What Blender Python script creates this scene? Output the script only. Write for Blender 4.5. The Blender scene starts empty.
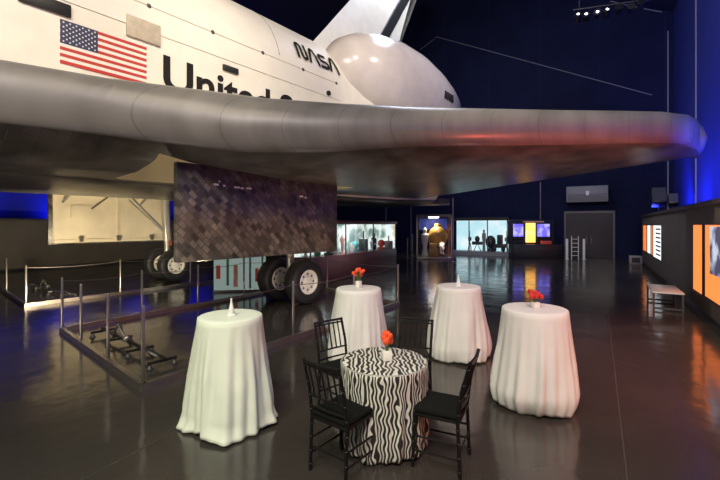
import bpy, bmesh, math, random
from mathutils import Vector, Matrix
random.seed(7)
PI = math.pi
R = math.radians
scene = bpy.context.scene
col = scene.collection
cos, sin = math.cos, math.sin

# ------------------------------------------------------------------ materials
def nodes(name):
    m = bpy.data.materials.new(name); m.use_nodes = True
    nt = m.node_tree
    return m, nt, nt.nodes['Principled BSDF']

def rgb(c): return (c[0], c[1], c[2], 1)

def mat(name, c, rough=.5, metal=0, var=0, vscale=6, bump=0, bscale=40, emit=None, estr=0, spec=.5, coat=0, rvar=0, st=None):
    m, nt, p = nodes(name)
    p.inputs['Base Color'].default_value = rgb(c)
    p.inputs['Roughness'].default_value = rough
    p.inputs['Metallic'].default_value = metal
    p.inputs['Specular IOR Level'].default_value = spec
    p.inputs['Coat Weight'].default_value = coat
    N = nt.nodes; L = nt.links
    tc = N.new('ShaderNodeTexCoord'); src = tc.outputs['Object']
    if st:
        mp_ = N.new('ShaderNodeMapping'); mp_.inputs['Scale'].default_value = st; L.new(src, mp_.inputs['Vector']); src = mp_.outputs[0]
    if var:
        n = N.new('ShaderNodeTexNoise'); n.inputs['Scale'].default_value = vscale; n.inputs['Detail'].default_value = 5
        L.new(src, n.inputs['Vector'])
        r = N.new('ShaderNodeValToRGB')
        r.color_ramp.elements[0].position = .3; r.color_ramp.elements[1].position = .7
        r.color_ramp.elements[0].color = rgb([x*(1-var) for x in c]); r.color_ramp.elements[1].color = rgb([min(1, x*(1+var)) for x in c])
        L.new(n.outputs['Fac'], r.inputs['Fac']); L.new(r.outputs['Color'], p.inputs['Base Color'])
    if rvar:
        n = N.new('ShaderNodeTexNoise'); n.inputs['Scale'].default_value = vscale*.6; n.inputs['Detail'].default_value = 6
        L.new(src, n.inputs['Vector'])
        q = N.new('ShaderNodeMapRange'); q.inputs['To Min'].default_value = max(0, rough-rvar); q.inputs['To Max'].default_value = rough+rvar
        L.new(n.outputs['Fac'], q.inputs['Value']); L.new(q.outputs['Result'], p.inputs['Roughness'])
    if bump:
        n = N.new('ShaderNodeTexNoise'); n.inputs['Scale'].default_value = bscale; n.inputs['Detail'].default_value = 3
        L.new(tc.outputs['Object'], n.inputs['Vector'])
        b = N.new('ShaderNodeBump'); b.inputs['Strength'].default_value = bump; b.inputs['Distance'].default_value = .02
        L.new(n.outputs['Fac'], b.inputs['Height']); L.new(b.outputs['Normal'], p.inputs['Normal'])
    if emit:
        p.inputs['Emission Color'].default_value = rgb(emit); p.inputs['Emission Strength'].default_value = estr
    return m

def axis_lines(m, axis, period, width, dark):
    """thin darker panel joints every `period` along a local axis"""
    nt = m.node_tree; N = nt.nodes; L = nt.links; p = N['Principled BSDF']
    tc = N.new('ShaderNodeTexCoord'); sx = N.new('ShaderNodeSeparateXYZ'); L.new(tc.outputs['Object'], sx.inputs[0])
    d = N.new('ShaderNodeMath'); d.operation = 'DIVIDE'; d.inputs[1].default_value = period; L.new(sx.outputs[axis], d.inputs[0])
    f = N.new('ShaderNodeMath'); f.operation = 'FRACT'; L.new(d.outputs[0], f.inputs[0])
    l = N.new('ShaderNodeMath'); l.operation = 'LESS_THAN'; l.inputs[1].default_value = width/period; L.new(f.outputs[0], l.inputs[0])
    mx = N.new('ShaderNodeMix'); mx.data_type = 'RGBA'; mx.blend_type = 'MULTIPLY'
    L.new(l.outputs[0], mx.inputs[0])
    src = p.inputs['Base Color']
    if src.is_linked: L.new(src.links[0].from_socket, mx.inputs[6])
    else: mx.inputs[6].default_value = src.default_value
    mx.inputs[7].default_value = (dark, dark, dark, 1)
    L.new(mx.outputs[2], p.inputs['Base Color'])
    return m

def tile_mat(name, c1, c2, cm, scale, rot, rough, row=.5, width=.5, msize=.03, offset=0.0, plane='XZ', rvar=.0):
    m, nt, p = nodes(name); N = nt.nodes; L = nt.links
    tc = N.new('ShaderNodeTexCoord')
    sep = N.new('ShaderNodeSeparateXYZ'); L.new(tc.outputs['Object'], sep.inputs[0])
    cmb = N.new('ShaderNodeCombineXYZ')
    a, b = plane
    L.new(sep.outputs[a], cmb.inputs['X']); L.new(sep.outputs[b], cmb.inputs['Y'])
    mp = N.new('ShaderNodeMapping'); mp.inputs['Rotation'].default_value = (0, 0, rot); L.new(cmb.outputs[0], mp.inputs['Vector'])
    br = N.new('ShaderNodeTexBrick'); br.offset = offset
    br.inputs['Color1'].default_value = rgb(c1); br.inputs['Color2'].default_value = rgb(c2); br.inputs['Mortar'].default_value = rgb(cm)
    br.inputs['Scale'].default_value = scale; br.inputs['Mortar Size'].default_value = msize
    br.inputs['Brick Width'].default_value = width; br.inputs['Row Height'].default_value = row
    L.new(mp.outputs[0], br.inputs['Vector'])
    # wear: each patch of tiles a little different
    n = N.new('ShaderNodeTexNoise'); n.inputs['Scale'].default_value = 1.6; n.inputs['Detail'].default_value = 4; L.new(mp.outputs[0], n.inputs['Vector'])
    mr = N.new('ShaderNodeMapRange'); mr.inputs['From Min'].default_value = .35; mr.inputs['From Max'].default_value = .65; mr.inputs['To Min'].default_value = .55; mr.inputs['To Max'].default_value = 1.3
    L.new(n.outputs['Fac'], mr.inputs['Value'])
    mx = N.new('ShaderNodeVectorMath'); mx.operation = 'MULTIPLY'
    L.new(br.outputs['Color'], mx.inputs[0]); L.new(mr.outputs['Result'], mx.inputs[1])
    L.new(mx.outputs[0], p.inputs['Base Color'])
    p.inputs['Roughness'].default_value = rough
    bp = N.new('ShaderNodeBump'); bp.inputs['Strength'].default_value = .4; bp.inputs['Distance'].default_value = .01
    L.new(br.outputs['Fac'], bp.inputs['Height']); bp.invert = True; L.new(bp.outputs['Normal'], p.inputs['Normal'])
    return m

def emis(name, c, s, c2=None, scale=3):
    m, nt, p = nodes(name); N = nt.nodes; L = nt.links
    p.inputs['Base Color'].default_value = rgb([x*.3 for x in c]); p.inputs['Roughness'].default_value = .4
    p.inputs['Emission Color'].default_value = rgb(c); p.inputs['Emission Strength'].default_value = s
    if c2:
        tc = N.new('ShaderNodeTexCoord'); v = N.new('ShaderNodeTexNoise'); v.inputs['Scale'].default_value = scale; v.inputs['Detail'].default_value = 3
        L.new(tc.outputs['Object'], v.inputs['Vector'])
        r = N.new('ShaderNodeValToRGB'); r.color_ramp.elements[0].position = .42; r.color_ramp.elements[1].position = .58
        r.color_ramp.elements[0].color = rgb(c); r.color_ramp.elements[1].color = rgb(c2)
        L.new(v.outputs['Fac'], r.inputs['Fac']); L.new(r.outputs['Color'], p.inputs['Emission Color'])
    return m

def glass(name, c=(1, 1, 1), alpha=.12):
    m, nt, p = nodes(name); N = nt.nodes; L = nt.links
    out = N['Material Output']
    t = N.new('ShaderNodeBsdfTransparent'); t.inputs[0].default_value = rgb(c)
    g = N.new('ShaderNodeBsdfGlossy'); g.inputs['Roughness'].default_value = .03
    lw = N.new('ShaderNodeLayerWeight'); lw.inputs[0].default_value = .5
    pw_ = N.new('ShaderNodeMath'); pw_.operation = 'POWER'; pw_.inputs[1].default_value = 5; L.new(lw.outputs['Facing'], pw_.inputs[0])
    f = N.new('ShaderNodeMapRange'); f.inputs['To Min'].default_value = .04; f.inputs['To Max'].default_value = .5; L.new(pw_.outputs[0], f.inputs['Value'])
    x = N.new('ShaderNodeMixShader'); L.new(f.outputs[0], x.inputs[0]); L.new(t.outputs[0], x.inputs[1]); L.new(g.outputs[0], x.inputs[2])
    L.new(x.outputs[0], out.inputs[0]); N.remove(p)
    return m

M = {}
M['white_tile'] = mat('white_tile', (.80, .76, .66), .42, var=.05, vscale=2.5)
M['blanket'] = mat('blanket', (.80, .75, .66), .5, var=.05, vscale=1.2, bump=.1, bscale=8)
M['pod_white'] = mat('pod_white', (.66, .60, .56), .22, var=.06, vscale=2.0)
M['lead_edge'] = axis_lines(mat('lead_edge', (.17, .163, .15), .32, var=.24, vscale=1.6, rvar=.14, st=(.7, 2.0, .35)), 'Y', .62, .012, .72)
M['belly'] = tile_mat('belly', (.075, .07, .064), (.095, .087, .08), (.045, .042, .038), 3.0, 0, .33, plane='XY', msize=.012)
M['door_tile'] = tile_mat('door_tile', (.030, .026, .022), (.18, .145, .115), (.06, .062, .052), 3.0, R(45), .34, row=.30, width=.46, msize=.026, offset=.5)
M['dark_grey'] = mat('dark_grey', (.05, .05, .05), .4, var=.2)
M['letter'] = mat('letter', (.022, .020, .020), .9, spec=.05)
M['vent_black'] = mat('vent_black', (.012, .012, .012), .5)
M['tan_panel'] = mat('tan_panel', (.50, .43, .33), .6, var=.12, vscale=9)
M['cream'] = mat('cream', (.72, .64, .48), .55, var=.12, vscale=1.5)
M['well_dark'] = mat('well_dark', (.30, .27, .20), .6, var=.2)
M['flag_red'] = mat('flag_red', (.50, .045, .035), .5)
M['flag_white'] = mat('flag_white', (.80, .76, .68), .5)
M['flag_blue'] = mat('flag_blue', (.03, .04, .10), .5)
M['tyre'] = mat('tyre', (.018, .018, .018), .5, bump=.1)
M['hub'] = mat('hub', (.75, .73, .66), .35, var=.05)
M['hub_dark'] = mat('hub_dark', (.12, .11, .09), .4)
M['strut'] = mat('strut', (.45, .43, .38), .3, .5)
M['strut_red'] = mat('strut_red', (.45, .06, .03), .4)
M['steel'] = mat('steel', (.30, .28, .26), .3, .85, var=.1)
M['rail'] = mat('rail', (.28, .25, .22), .28, .8, var=.15)
M['cable'] = mat('cable', (.22, .18, .17), .35, .7)
M['seam'] = mat('seam', (.20, .21, .25), .5)
M['floor_joint'] = mat('floor_joint', (.065, .057, .051), .4)
M['black_metal'] = mat('black_metal', (.012, .012, .012), .35)
M['chair_black'] = mat('chair_black', (.006, .0055, .0055), .45, spec=.3)
M['cushion'] = mat('cushion', (.008, .009, .008), .95, bump=.3, bscale=90, spec=.1)
M['cloth_greenlit'] = mat('cloth_greenlit', (.72, .76, .63), .75, bump=.15, bscale=160, var=.03)  # white cloth with the tint of the green light put into its colour
M['cloth'] = mat('cloth', (.72, .70, .66), .75, bump=.15, bscale=160, var=.03)
M['wood_top'] = mat('wood_top', (.25, .17, .09), .5, var=.2)
M['vase'] = mat('vase', (.78, .76, .70), .3)
M['petal'] = mat('petal', (.80, .09, .02), .5, var=.15, vscale=20)
M['petal_red'] = mat('petal_red', (.60, .03, .02), .5, var=.15, vscale=20)
M['stem'] = mat('stem', (.08, .18, .04), .5)
M['candle'] = mat('candle', (.80, .80, .76), .25)
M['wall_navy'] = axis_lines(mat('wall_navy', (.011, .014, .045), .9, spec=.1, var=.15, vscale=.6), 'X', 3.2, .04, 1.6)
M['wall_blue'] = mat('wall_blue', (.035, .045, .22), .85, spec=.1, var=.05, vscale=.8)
M['ceil'] = mat('ceil', (.010, .011, .030), .8, var=.1, vscale=.5)
M['partition'] = mat('partition', (.17, .15, .125), .5, var=.12, vscale=1.5)
M['partition_cap'] = mat('partition_cap', (.085, .07, .06), .45)
M['door_navy'] = mat('door_navy', (.028, .030, .042), .22, var=.1)
M['frame_grey'] = mat('frame_grey', (.09, .09, .11), .4)
M['unit_grey'] = mat('unit_grey', (.22, .23, .26), .5)
M['maroon'] = mat('maroon', (.13, .055, .055), .35, var=.15)
M['case_dark'] = mat('case_dark', (.02, .02, .024), .35)
M['bench_white'] = mat('bench_white', (.80, .84, .86), .3)
M['glass'] = glass('glass')
M['orange'] = emis('orange', (1.0, .22, .045), 1.35)
M['orange_dim'] = emis('orange_dim', (1.0, .25, .06), .9)
M['white_lit'] = emis('white_lit', (.86, .93, .95), 1.2)
M['case_lit'] = emis('case_lit', (.80, .90, .86), 1.0, (.10, .20, .17), 1.9)
M['cyan_lit'] = emis('cyan_lit', (.50, .80, .88), .9, (.80, .95, 1.0), .9)
M['screen'] = emis('screen', (.13, .10, .85), 1.3, (.42, .40, .95), 2.5)
M['amber'] = emis('amber', (1.0, .45, .08), 2.0, (1.0, .66, .22), 1.5)
M['photo'] = emis('photo', (.65, .72, .85), .8, (.03, .03, .10), 2.2)
M['lamp_white'] = emis('lamp_white', (1, .95, .9), 12)
M['lamp_blue'] = emis('lamp_blue', (.03, .06, 1), 6)
M['panel_white'] = emis('panel_white', (.45, .58, .55), .35)
for nm, c in dict(red=(.75, .10, .08), green=(.05, .30, .17), teal=(.10, .40, .38), gold=(.60, .33, .07), ochre=(.40, .22, .06), blue=(.05, .09, .50),
                  grey=(.25, .27, .27), pink=(.80, .42, .36), dark=(.03, .035, .04), pale=(.75, .8, .78), brown=(.16, .07, .04)).items():
    M['art_' + nm] = mat('art_' + nm, c, .45, var=.1)

def floor_material():
    m, nt, p = nodes('glossy_floor'); N = nt.nodes; L = nt.links
    tc = N.new('ShaderNodeTexCoord')
    n = N.new('ShaderNodeTexNoise'); n.inputs['Scale'].default_value = .5; n.inputs['Detail'].default_value = 6; L.new(tc.outputs['Object'], n.inputs['Vector'])
    r = N.new('ShaderNodeValToRGB'); r.color_ramp.elements[0].position = .3; r.color_ramp.elements[1].position = .75
    r.color_ramp.elements[0].color = (.034, .0295, .026, 1); r.color_ramp.elements[1].color = (.056, .048, .042, 1)
    L.new(n.outputs['Fac'], r.inputs['Fac']); L.new(r.outputs['Color'], p.inputs['Base Color'])
    n2 = N.new('ShaderNodeTexNoise'); n2.inputs['Scale'].default_value = 1.4; n2.inputs['Detail'].default_value = 8; n2.inputs['Roughness'].default_value = .65
    L.new(tc.outputs['Object'], n2.inputs['Vector'])
    q = N.new('ShaderNodeMapRange'); q.inputs['From Min'].default_value = .3; q.inputs['From Max'].default_value = .7; q.inputs['To Min'].default_value = .08; q.inputs['To Max'].default_value = .22
    L.new(n2.outputs['Fac'], q.inputs['Value']); L.new(q.outputs['Result'], p.inputs['Roughness'])
    n3 = N.new('ShaderNodeTexNoise'); n3.inputs['Scale'].default_value = 2.2; n3.inputs['Detail'].default_value = 2; L.new(tc.outputs['Object'], n3.inputs['Vector'])
    b = N.new('ShaderNodeBump'); b.inputs['Strength'].default_value = .22; b.inputs['Distance'].default_value = .03
    L.new(n3.outputs['Fac'], b.inputs['Height']); L.new(b.outputs['Normal'], p.inputs['Normal'])
    p.inputs['Specular IOR Level'].default_value = .62
    return m
M['floor'] = floor_material()

def zebra_material():
    m, nt, p = nodes('zebra_cloth'); N = nt.nodes; L = nt.links
    uv = N.new('ShaderNodeUVMap'); mp = N.new('ShaderNodeMapping'); mp.inputs['Scale'].default_value = (1, .8, 1)
    L.new(uv.outputs[0], mp.inputs['Vector'])
    w = N.new('ShaderNodeTexWave'); w.wave_type = 'BANDS'; w.bands_direction = 'X'
    w.inputs['Scale'].default_value = 7.5; w.inputs['Distortion'].default_value = 6.5; w.inputs['Detail'].default_value = 0; w.inputs['Detail Scale'].default_value = 1.6
    L.new(mp.outputs[0], w.inputs['Vector'])
    r = N.new('ShaderNodeValToRGB'); r.color_ramp.elements[0].position = .55; r.color_ramp.elements[1].position = .63
    r.color_ramp.elements[0].color = (.022, .02, .018, 1); r.color_ramp.elements[1].color = (.66, .64, .56, 1)
    L.new(w.outputs['Fac'], r.inputs['Fac']); L.new(r.outputs['Color'], p.inputs['Base Color'])
    p.inputs['Roughness'].default_value = .5
    return m
M['zebra'] = zebra_material()

# ------------------------------------------------------------------ mesh builder
class MB:
    def __init__(s): s.bm = bmesh.new(); s.mats = []; s.uvdata = None
    def mi(s, m):
        if m is None: return 0
        if m not in s.mats: s.mats.append(m)
        return s.mats.index(m)
    def _add(s, vs, fs, m=None, smooth=False, T=None):
        i = s.mi(m)
        v = [s.bm.verts.new((T @ Vector(p)) if T else p) for p in vs]
        out = []
        for f in fs:
            try:
                q = s.bm.faces.new([v[k] for k in f]); q.material_index = i; q.smooth = smooth; out.append(q)
            except ValueError: pass
        return v, out
    def box(s, x0, x1, y0, y1, z0, z1, m=None, bev=0, T=None):
        vs = [(x, y, z) for z in (z0, z1) for y in (y0, y1) for x in (x0, x1)]
        fs = [(0, 2, 3, 1), (4, 5, 7, 6), (0, 1, 5, 4), (2, 6, 7, 3), (0, 4, 6, 2), (1, 3, 7, 5)]
        v, f = s._add(vs, fs, m, False, T)
        if bev:
            es = list({e for q in f for e in q.edges})
            bmesh.ops.bevel(s.bm, geom=es, offset=bev, segments=2, affect='EDGES', profile=.5)
        return s
    def tube(s, pts, r, m=None, n=10, closed=False, caps=True):
        pts = [Vector(p) for p in pts]; k = len(pts)
        rs = r if isinstance(r, (list, tuple)) else [r]*k
        rings = []; up = None
        for i, p in enumerate(pts):
            if closed: t = pts[(i+1) % k]-pts[i-1]
            else: t = pts[min(i+1, k-1)]-pts[max(i-1, 0)]
            t.normalize()
            if up is None: up = Vector((0, 0, 1)) if abs(t.z) < .9 else Vector((1, 0, 0))
            a = t.cross(up).normalized(); b = a.cross(t).normalized(); up = b
            rings.append([p+a*rs[i]*cos(2*PI*j/n)+b*rs[i]*sin(2*PI*j/n) for j in range(n)])
        vs = [q for g in rings for q in g]; fs = []
        for i in range(k if closed else k-1):
            for j in range(n):
                fs.append((i*n+j, i*n+(j+1) % n, ((i+1) % k)*n+(j+1) % n, ((i+1) % k)*n+j))
        if caps and not closed:
            fs.append(tuple(range(n))[::-1]); fs.append(tuple((k-1)*n+j for j in range(n)))
        s._add(vs, fs, m, True); return s
    def lathe(s, prof, m=None, n=24, T=None, smooth=True):
        """profile of (r, z) spun about z"""
        vs = []; fs = []
        for (r, z) in prof:
            for j in range(n): vs.append((r*cos(2*PI*j/n), r*sin(2*PI*j/n), z))
        for i in range(len(prof)-1):
            for j in range(n): fs.append((i*n+j, i*n+(j+1) % n, (i+1)*n+(j+1) % n, (i+1)*n+j))
        if prof[0][0] > 1e-6: fs.append(tuple(range(n))[::-1])
        if prof[-1][0] > 1e-6: fs.append(tuple((len(prof)-1)*n+j for j in range(n)))
        s._add(vs, fs, m, smooth, T); return s
    def loft(s, rings, m=None, caps=True, smooth=True, closed_ring=True):
        n = len(rings[0]); vs = [p for g in rings for p in g]; fs = []
        for i in range(len(rings)-1):
            for j in range(n if closed_ring else n-1):
                fs.append((i*n+j, i*n+(j+1) % n, (i+1)*n+(j+1) % n, (i+1)*n+j))
        if caps: fs.append(tuple(range(n))[::-1]); fs.append(tuple((len(rings)-1)*n+j for j in range(n)))
        s._add(vs, fs, m, smooth); return s
    def prism(s, poly, y0, y1, m=None):
        """polygon in xz extruded along y"""
        n = len(poly); vs = [(x, y0, z) for x, z in poly]+[(x, y1, z) for x, z in poly]
        fs = [tuple(range(n)), tuple(range(2*n-1, n-1, -1))]+[(i, (i+1) % n+0, n+(i+1) % n, n+i) for i in range(n)]
        s._add(vs, fs, m); return s
    def sphere(s, c, r, m=None, sc=(1, 1, 1), seg=12):
        T = Matrix.Translation(c) @ Matrix.Diagonal((sc[0], sc[1], sc[2], 1))
        prof = [(max(r*sin(PI*i/8), 0), -r*cos(PI*i/8)) for i in range(9)]
        prof[0] = (1e-4, -r); prof[-1] = (1e-4, r)
        s.lathe(prof, m, seg, T); return s
    def build(s, name, m=None, parent=None, loc=(0, 0, 0), rz=0, bevel=0, subsurf=0, weld=True, sharp=True):
        if weld: bmesh.ops.remove_doubles(s.bm, verts=s.bm.verts, dist=1e-5)
        bmesh.ops.recalc_face_normals(s.bm, faces=s.bm.faces)
        me = bpy.data.meshes.new(name); s.bm.to_mesh(me); s.bm.free()
        mats = s.mats if s.mats and m is None else ([m] if m else s.mats)
        for q in mats: me.materials.append(q)
        if sharp: me.set_sharp_from_angle(angle=R(38))
        o = bpy.data.objects.new(name, me); col.objects.link(o)
        o.location = loc; o.rotation_euler = (0, 0, rz)
        if parent: o.parent = parent
        if bevel:
            b = o.modifiers.new('bevel', 'BEVEL'); b.width = bevel; b.segments = 2; b.limit_method = 'ANGLE'
        return o

def tag(o, label, cat, group=None):
    o['label'] = label; o['category'] = cat
    if group: o['group'] = group
    return o
def empty(name, loc=(0, 0, 0), rz=0, label=None, cat=None, group=None):
    o = bpy.data.objects.new(name, None); col.objects.link(o)
    o.empty_display_size = .2; o.location = loc; o.rotation_euler = (0, 0, rz)
    if label: tag(o, label, cat, group)
    return o
def struct(o): o['kind'] = 'structure'; return o
def copy_tree(o, parent=None):
    c = o.copy(); col.objects.link(c); c.parent = parent
    for ch in [x for x in list(bpy.data.objects) if x.parent == o]: copy_tree(ch, c)
    return c

# ------------------------------------------------------------------ camera
cam = bpy.data.cameras.new('camera'); cam.sensor_width = 36; cam.lens = 20; cam.shift_y = -15/720
co = bpy.data.objects.new('camera', cam); col.objects.link(co); co.location = (0, 0, 2.0); co.rotation_euler = (PI/2, 0, 0)
cam.clip_end = 200
scene.camera = co

# ------------------------------------------------------------------ the hall (local x = across, y = along the hall)
BA = -math.atan2(.511, .859)
rv = Vector((cos(BA), sin(BA), 0)); bv = Vector((-sin(BA), cos(BA), 0))
def B(r, s, z=0): return rv*r+bv*s+Vector((0, 0, z))
FAR, NEAR, RW, LW = 27.9, -14.0, 3.6, -24.0
RIDGE, EAVE, RR = 20.5, 13.8, -10.2

m = MB(); m.box(LW-.3, RW+.3, NEAR-.3, FAR+.3, -.2, 0); struct(m.build('floor', M['floor'], rz=BA))
def gable(name, y0, y1, mt):
    m = MB(); m.prism([(LW, 0), (RW, 0), (RW, EAVE), (RR, RIDGE), (LW, EAVE)], y0, y1); return struct(m.build(name, mt, rz=BA))
gable('wall_far', FAR, FAR+.25, M['wall_navy'])
gable('wall_near', NEAR-.25, NEAR, M['wall_navy'])
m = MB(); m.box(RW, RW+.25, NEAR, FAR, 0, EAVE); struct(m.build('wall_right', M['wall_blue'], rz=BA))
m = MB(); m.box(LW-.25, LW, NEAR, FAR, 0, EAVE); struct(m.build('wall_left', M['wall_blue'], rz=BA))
m = MB()
m.prism([(LW-.3, EAVE-.1), (RR, RIDGE), (RW+.3, EAVE-.1), (RW+.3, EAVE+.2), (RR, RIDGE+.3), (LW-.3, EAVE+.2)], NEAR-.25, FAR+.25)
struct(m.build('ceiling', M['ceil'], rz=BA))

# seams and cables on the fabric walls
k = 0
def trim(m_, mt=None):
    global k; k += 1
    return struct(m_.build('trim_%d' % k, mt or M['seam'], rz=BA))
def at_far(px, py, off=.04):
    ro = (px-360)/400; z = (FAR-off)/(ro*.511+.859); x = ro*z
    p = Vector((x, z, 2+(225-py)*z/400)); return (p.dot(rv), p.dot(bv), p.z)
def at_right(px, py, off=.03):
    ro = (px-360)/400; z = (RW-off)/(ro*.859-.511); x = ro*z
    p = Vector((x, z, 2+(225-py)*z/400)); return (p.dot(rv), p.dot(bv), p.z)
trim(MB().tube([at_far(420, 50), at_far(437, 37), at_far(652, 95)], .025))
trim(MB().tube([at_far(262, 42), at_far(273, 22), at_far(292, 0)], .025))
trim(MB().tube([at_far(610, 1), at_far(640, 8), at_far(662, 12)], .03))
a = at_far(668, 225); trim(MB().box(a[0]-.03, a[0]+.03, a[1], a[1]+.04, 0, EAVE-1))
for px in (696,):
    a = at_right(px, 225); trim(MB().box(a[0]-.03, a[0]+.02, a[1]-.03, a[1]+.03, 2.2, EAVE))
for px, top in ((411, 5), (386, 5)):
    a = at_far(px, 225); trim(MB().box(a[0]-.03, a[0]+.03, a[1], a[1]+.04, 0, top))
# joints in the floor
def fpt(px, py): z = 800/(py-225); return Vector(((px-360)/400*z, z, .002))
for a, b_ in (((608, 312), (628, 486)), ((70, 486), (190, 424)), ((600, 356), (700, 385))):
    p = fpt(*a); q = fpt(*b_); d = (q-p).normalized(); w = Vector((-d.y, d.x, 0))*.006
    mm = MB(); mm._add([p-w, p+w, q+w, q-w], [(0, 1, 2, 3)]); k += 1; struct(mm.build('trim_%d' % k, M['floor_joint']))

# far double door
door = struct(empty('door_1', B(0, 0), BA))
dl = at_far(566, 258); dr = at_far(613, 258); dx0, dx1 = dl[0], dr[0]
m = MB(); m.box(dx0-.1, dx0, FAR-.12, FAR, 0, 2.8); m.box(dx1, dx1+.1, FAR-.12, FAR, 0, 2.8); m.box(dx0-.1, dx1+.1, FAR-.12, FAR, 2.7, 2.85)
m.build('door_frame', M['frame_grey'], door)
mid = (dx0+dx1)/2
for a, b_ in ((dx0+.01, mid-.01), (mid+.01, dx1-.01)):
    l = MB().box(a, b_, FAR-.08, FAR-.02, .02, 2.68).build('door_leaf', M['door_navy'], door)
    MB().tube([(mid+(-.12 if a < mid-.5 else .12), FAR-.14, .9), (mid+(-.12 if a < mid-.5 else .12), FAR-.14, 1.3)], .02).build('door_handle', M['steel'], l)
# grey unit over the door
g = empty('air_unit', B(0, 0), BA, 'pale grey wall unit mounted above the double door', 'wall unit')
ul = at_far(567, 203); ur = at_far(608, 186)
MB().box(ul[0], ur[0], FAR-.7, FAR-.002, ul[2], ur[2], bev=.03).build('housing', M['unit_grey'], g)
mm = MB()
for i in range(6): mm.box(ul[0]+.1, ur[0]-.1, FAR-.72, FAR-.70, ul[2]+.08+i*.07, ul[2]+.11+i*.07)
mm.build('grille', M['frame_grey'], g)
MB().box((ul[0]+ur[0])/2-.05, (ul[0]+ur[0])/2+.12, FAR-.74, FAR-.70, ul[2]+.4, ul[2]+.65).build('badge', M['pale'] if 'pale' in M else M['art_pale'], g)

# ------------------------------------------------------------------ low exhibit walls (right and left)
PW = 1.97
ew = empty('exhibit_wall', B(0, 0), BA, 'long low taupe exhibit wall with glowing orange and white panels along the right side', 'exhibit wall')
MB().box(PW, PW+.85, NEAR+1, 25.3, .12, 2.40, bev=.01).build('wall_body', M['partition'], ew)
MB().box(PW-.06, PW+.9, NEAR+1, 25.35, 2.40, 2.50, bev=.01).build('coping', M['partition_cap'], ew)
MB().box(PW+.05, PW+.8, NEAR+1.05, 25.25, 0, .12).build('plinth', M['case_dark'], ew)
def lit_panel(s0, s1, z0, z1, mt, name='backlit_panel'):
    f = MB()
    for a in ((s0-.03, s0, z0-.03, z1+.03), (s1, s1+.03, z0-.03, z1+.03), (s0, s1, z0-.03, z0), (s0, s1, z1, z1+.03)):
        f.box(PW-.02, PW+.01, a[0], a[1], a[2], a[3])
    p = MB().box(PW-.012, PW+.006, s0, s1, z0, z1).build(name, mt, ew)
    f.build('panel_frame', M['case_dark'], p)
    return p
lit_panel(11.32, 12.28, .48, 2.0, M['orange'])
p2 = lit_panel(7.0, 11.05, .50, 2.0, M['orange'])
MB().box(PW-.03, PW-.014, 8.6, 10.55, 1.02, 1.97).build('mounted_photo', M['photo'], p2)
lit_panel(2.5, 6.4, .50, 2.0, M['orange'])
lit_panel(22.9, 24.6, .75, 1.98, M['orange_dim'])
lit_panel(21.3, 22.6, .75, 1.98, M['white_lit'])
lit_panel(20.5, 21.1, .75, 1.98, M['orange_dim'])
pw = lit_panel(17.9, 20.3, .72, 1.98, M['white_lit'])
mm = MB()
for i in range(7): mm.box(PW-.03, PW-.013, 18.1, 19.4, .85+i*.16, .91+i*.16)
mm.build('printed_text', M['art_grey'], pw)

ew2 = empty('exhibit_wall', B(0, 0), BA, 'long low dark exhibit wall far left beneath the blue lit wall', 'exhibit wall')
MB().box(LW+1.4, LW+2.2, NEAR+1, 25.3, .1, 2.2, bev=.01).build('wall_body', M['partition'], ew2)
MB().box(LW+1.35, LW+2.25, NEAR+1, 25.3, 2.2, 2.28).build('coping', M['partition_cap'], ew2)
MB().box(LW+1.45, LW+2.15, NEAR+1, 25.3, 0, .1).build('plinth', M['case_dark'], ew2)

# black loudspeakers on the exhibit wall
def floodlight(r, s, zb, label, size=.3, rz=0):
    o = empty('loudspeaker', B(r, s, zb), BA+rz, label, 'loudspeaker', 'black loudspeakers on the right exhibit wall')
    T = Matrix.Translation((0, 0, size*1.35+.03)) @ Matrix.Rotation(R(-25), 4, 'X')
    MB().box(-size*.5, size*.5, -size*.5, size*.5, -size*.7, size*.7, bev=.02, T=T).build('cabinet', M['black_metal'], o)
    MB().box(-size*.42, size*.42, -size*.53, -size*.5, -size*.6, size*.6, T=T).build('grille', M['dark_grey'], o)
    MB().tube([(0, 0, 0), (0, 0, size*.6)], .02).tube([(-.06, 0, .011), (.06, 0, .011)], .01).build('bracket', M['black_metal'], o)
    return o
def wall_top(px, r=2.4):
    ro = (px-360)/400; z = r/(ro*.859-.511); return Vector((ro*z, z, 0)).dot(bv)
floodlight(2.4, wall_top(659), 2.502, 'black angled loudspeaker standing on the low right exhibit wall, the larger of two', .55)
floodlight(2.4, wall_top(673), 2.502, 'smaller black loudspeaker on the right exhibit wall, nearer the orange panels', .3)

# ------------------------------------------------------------------ SPACE SHUTTLE  (local x aft, -y port, z up; origin on the ground between the main wheels)
OA = math.atan2(.781, .625)
sh = empty('space_shuttle', (-4.4, 12.55, 0), OA, 'huge white winged spacecraft with black underside, flag and lettering, standing on wheels', 'spacecraft')

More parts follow.
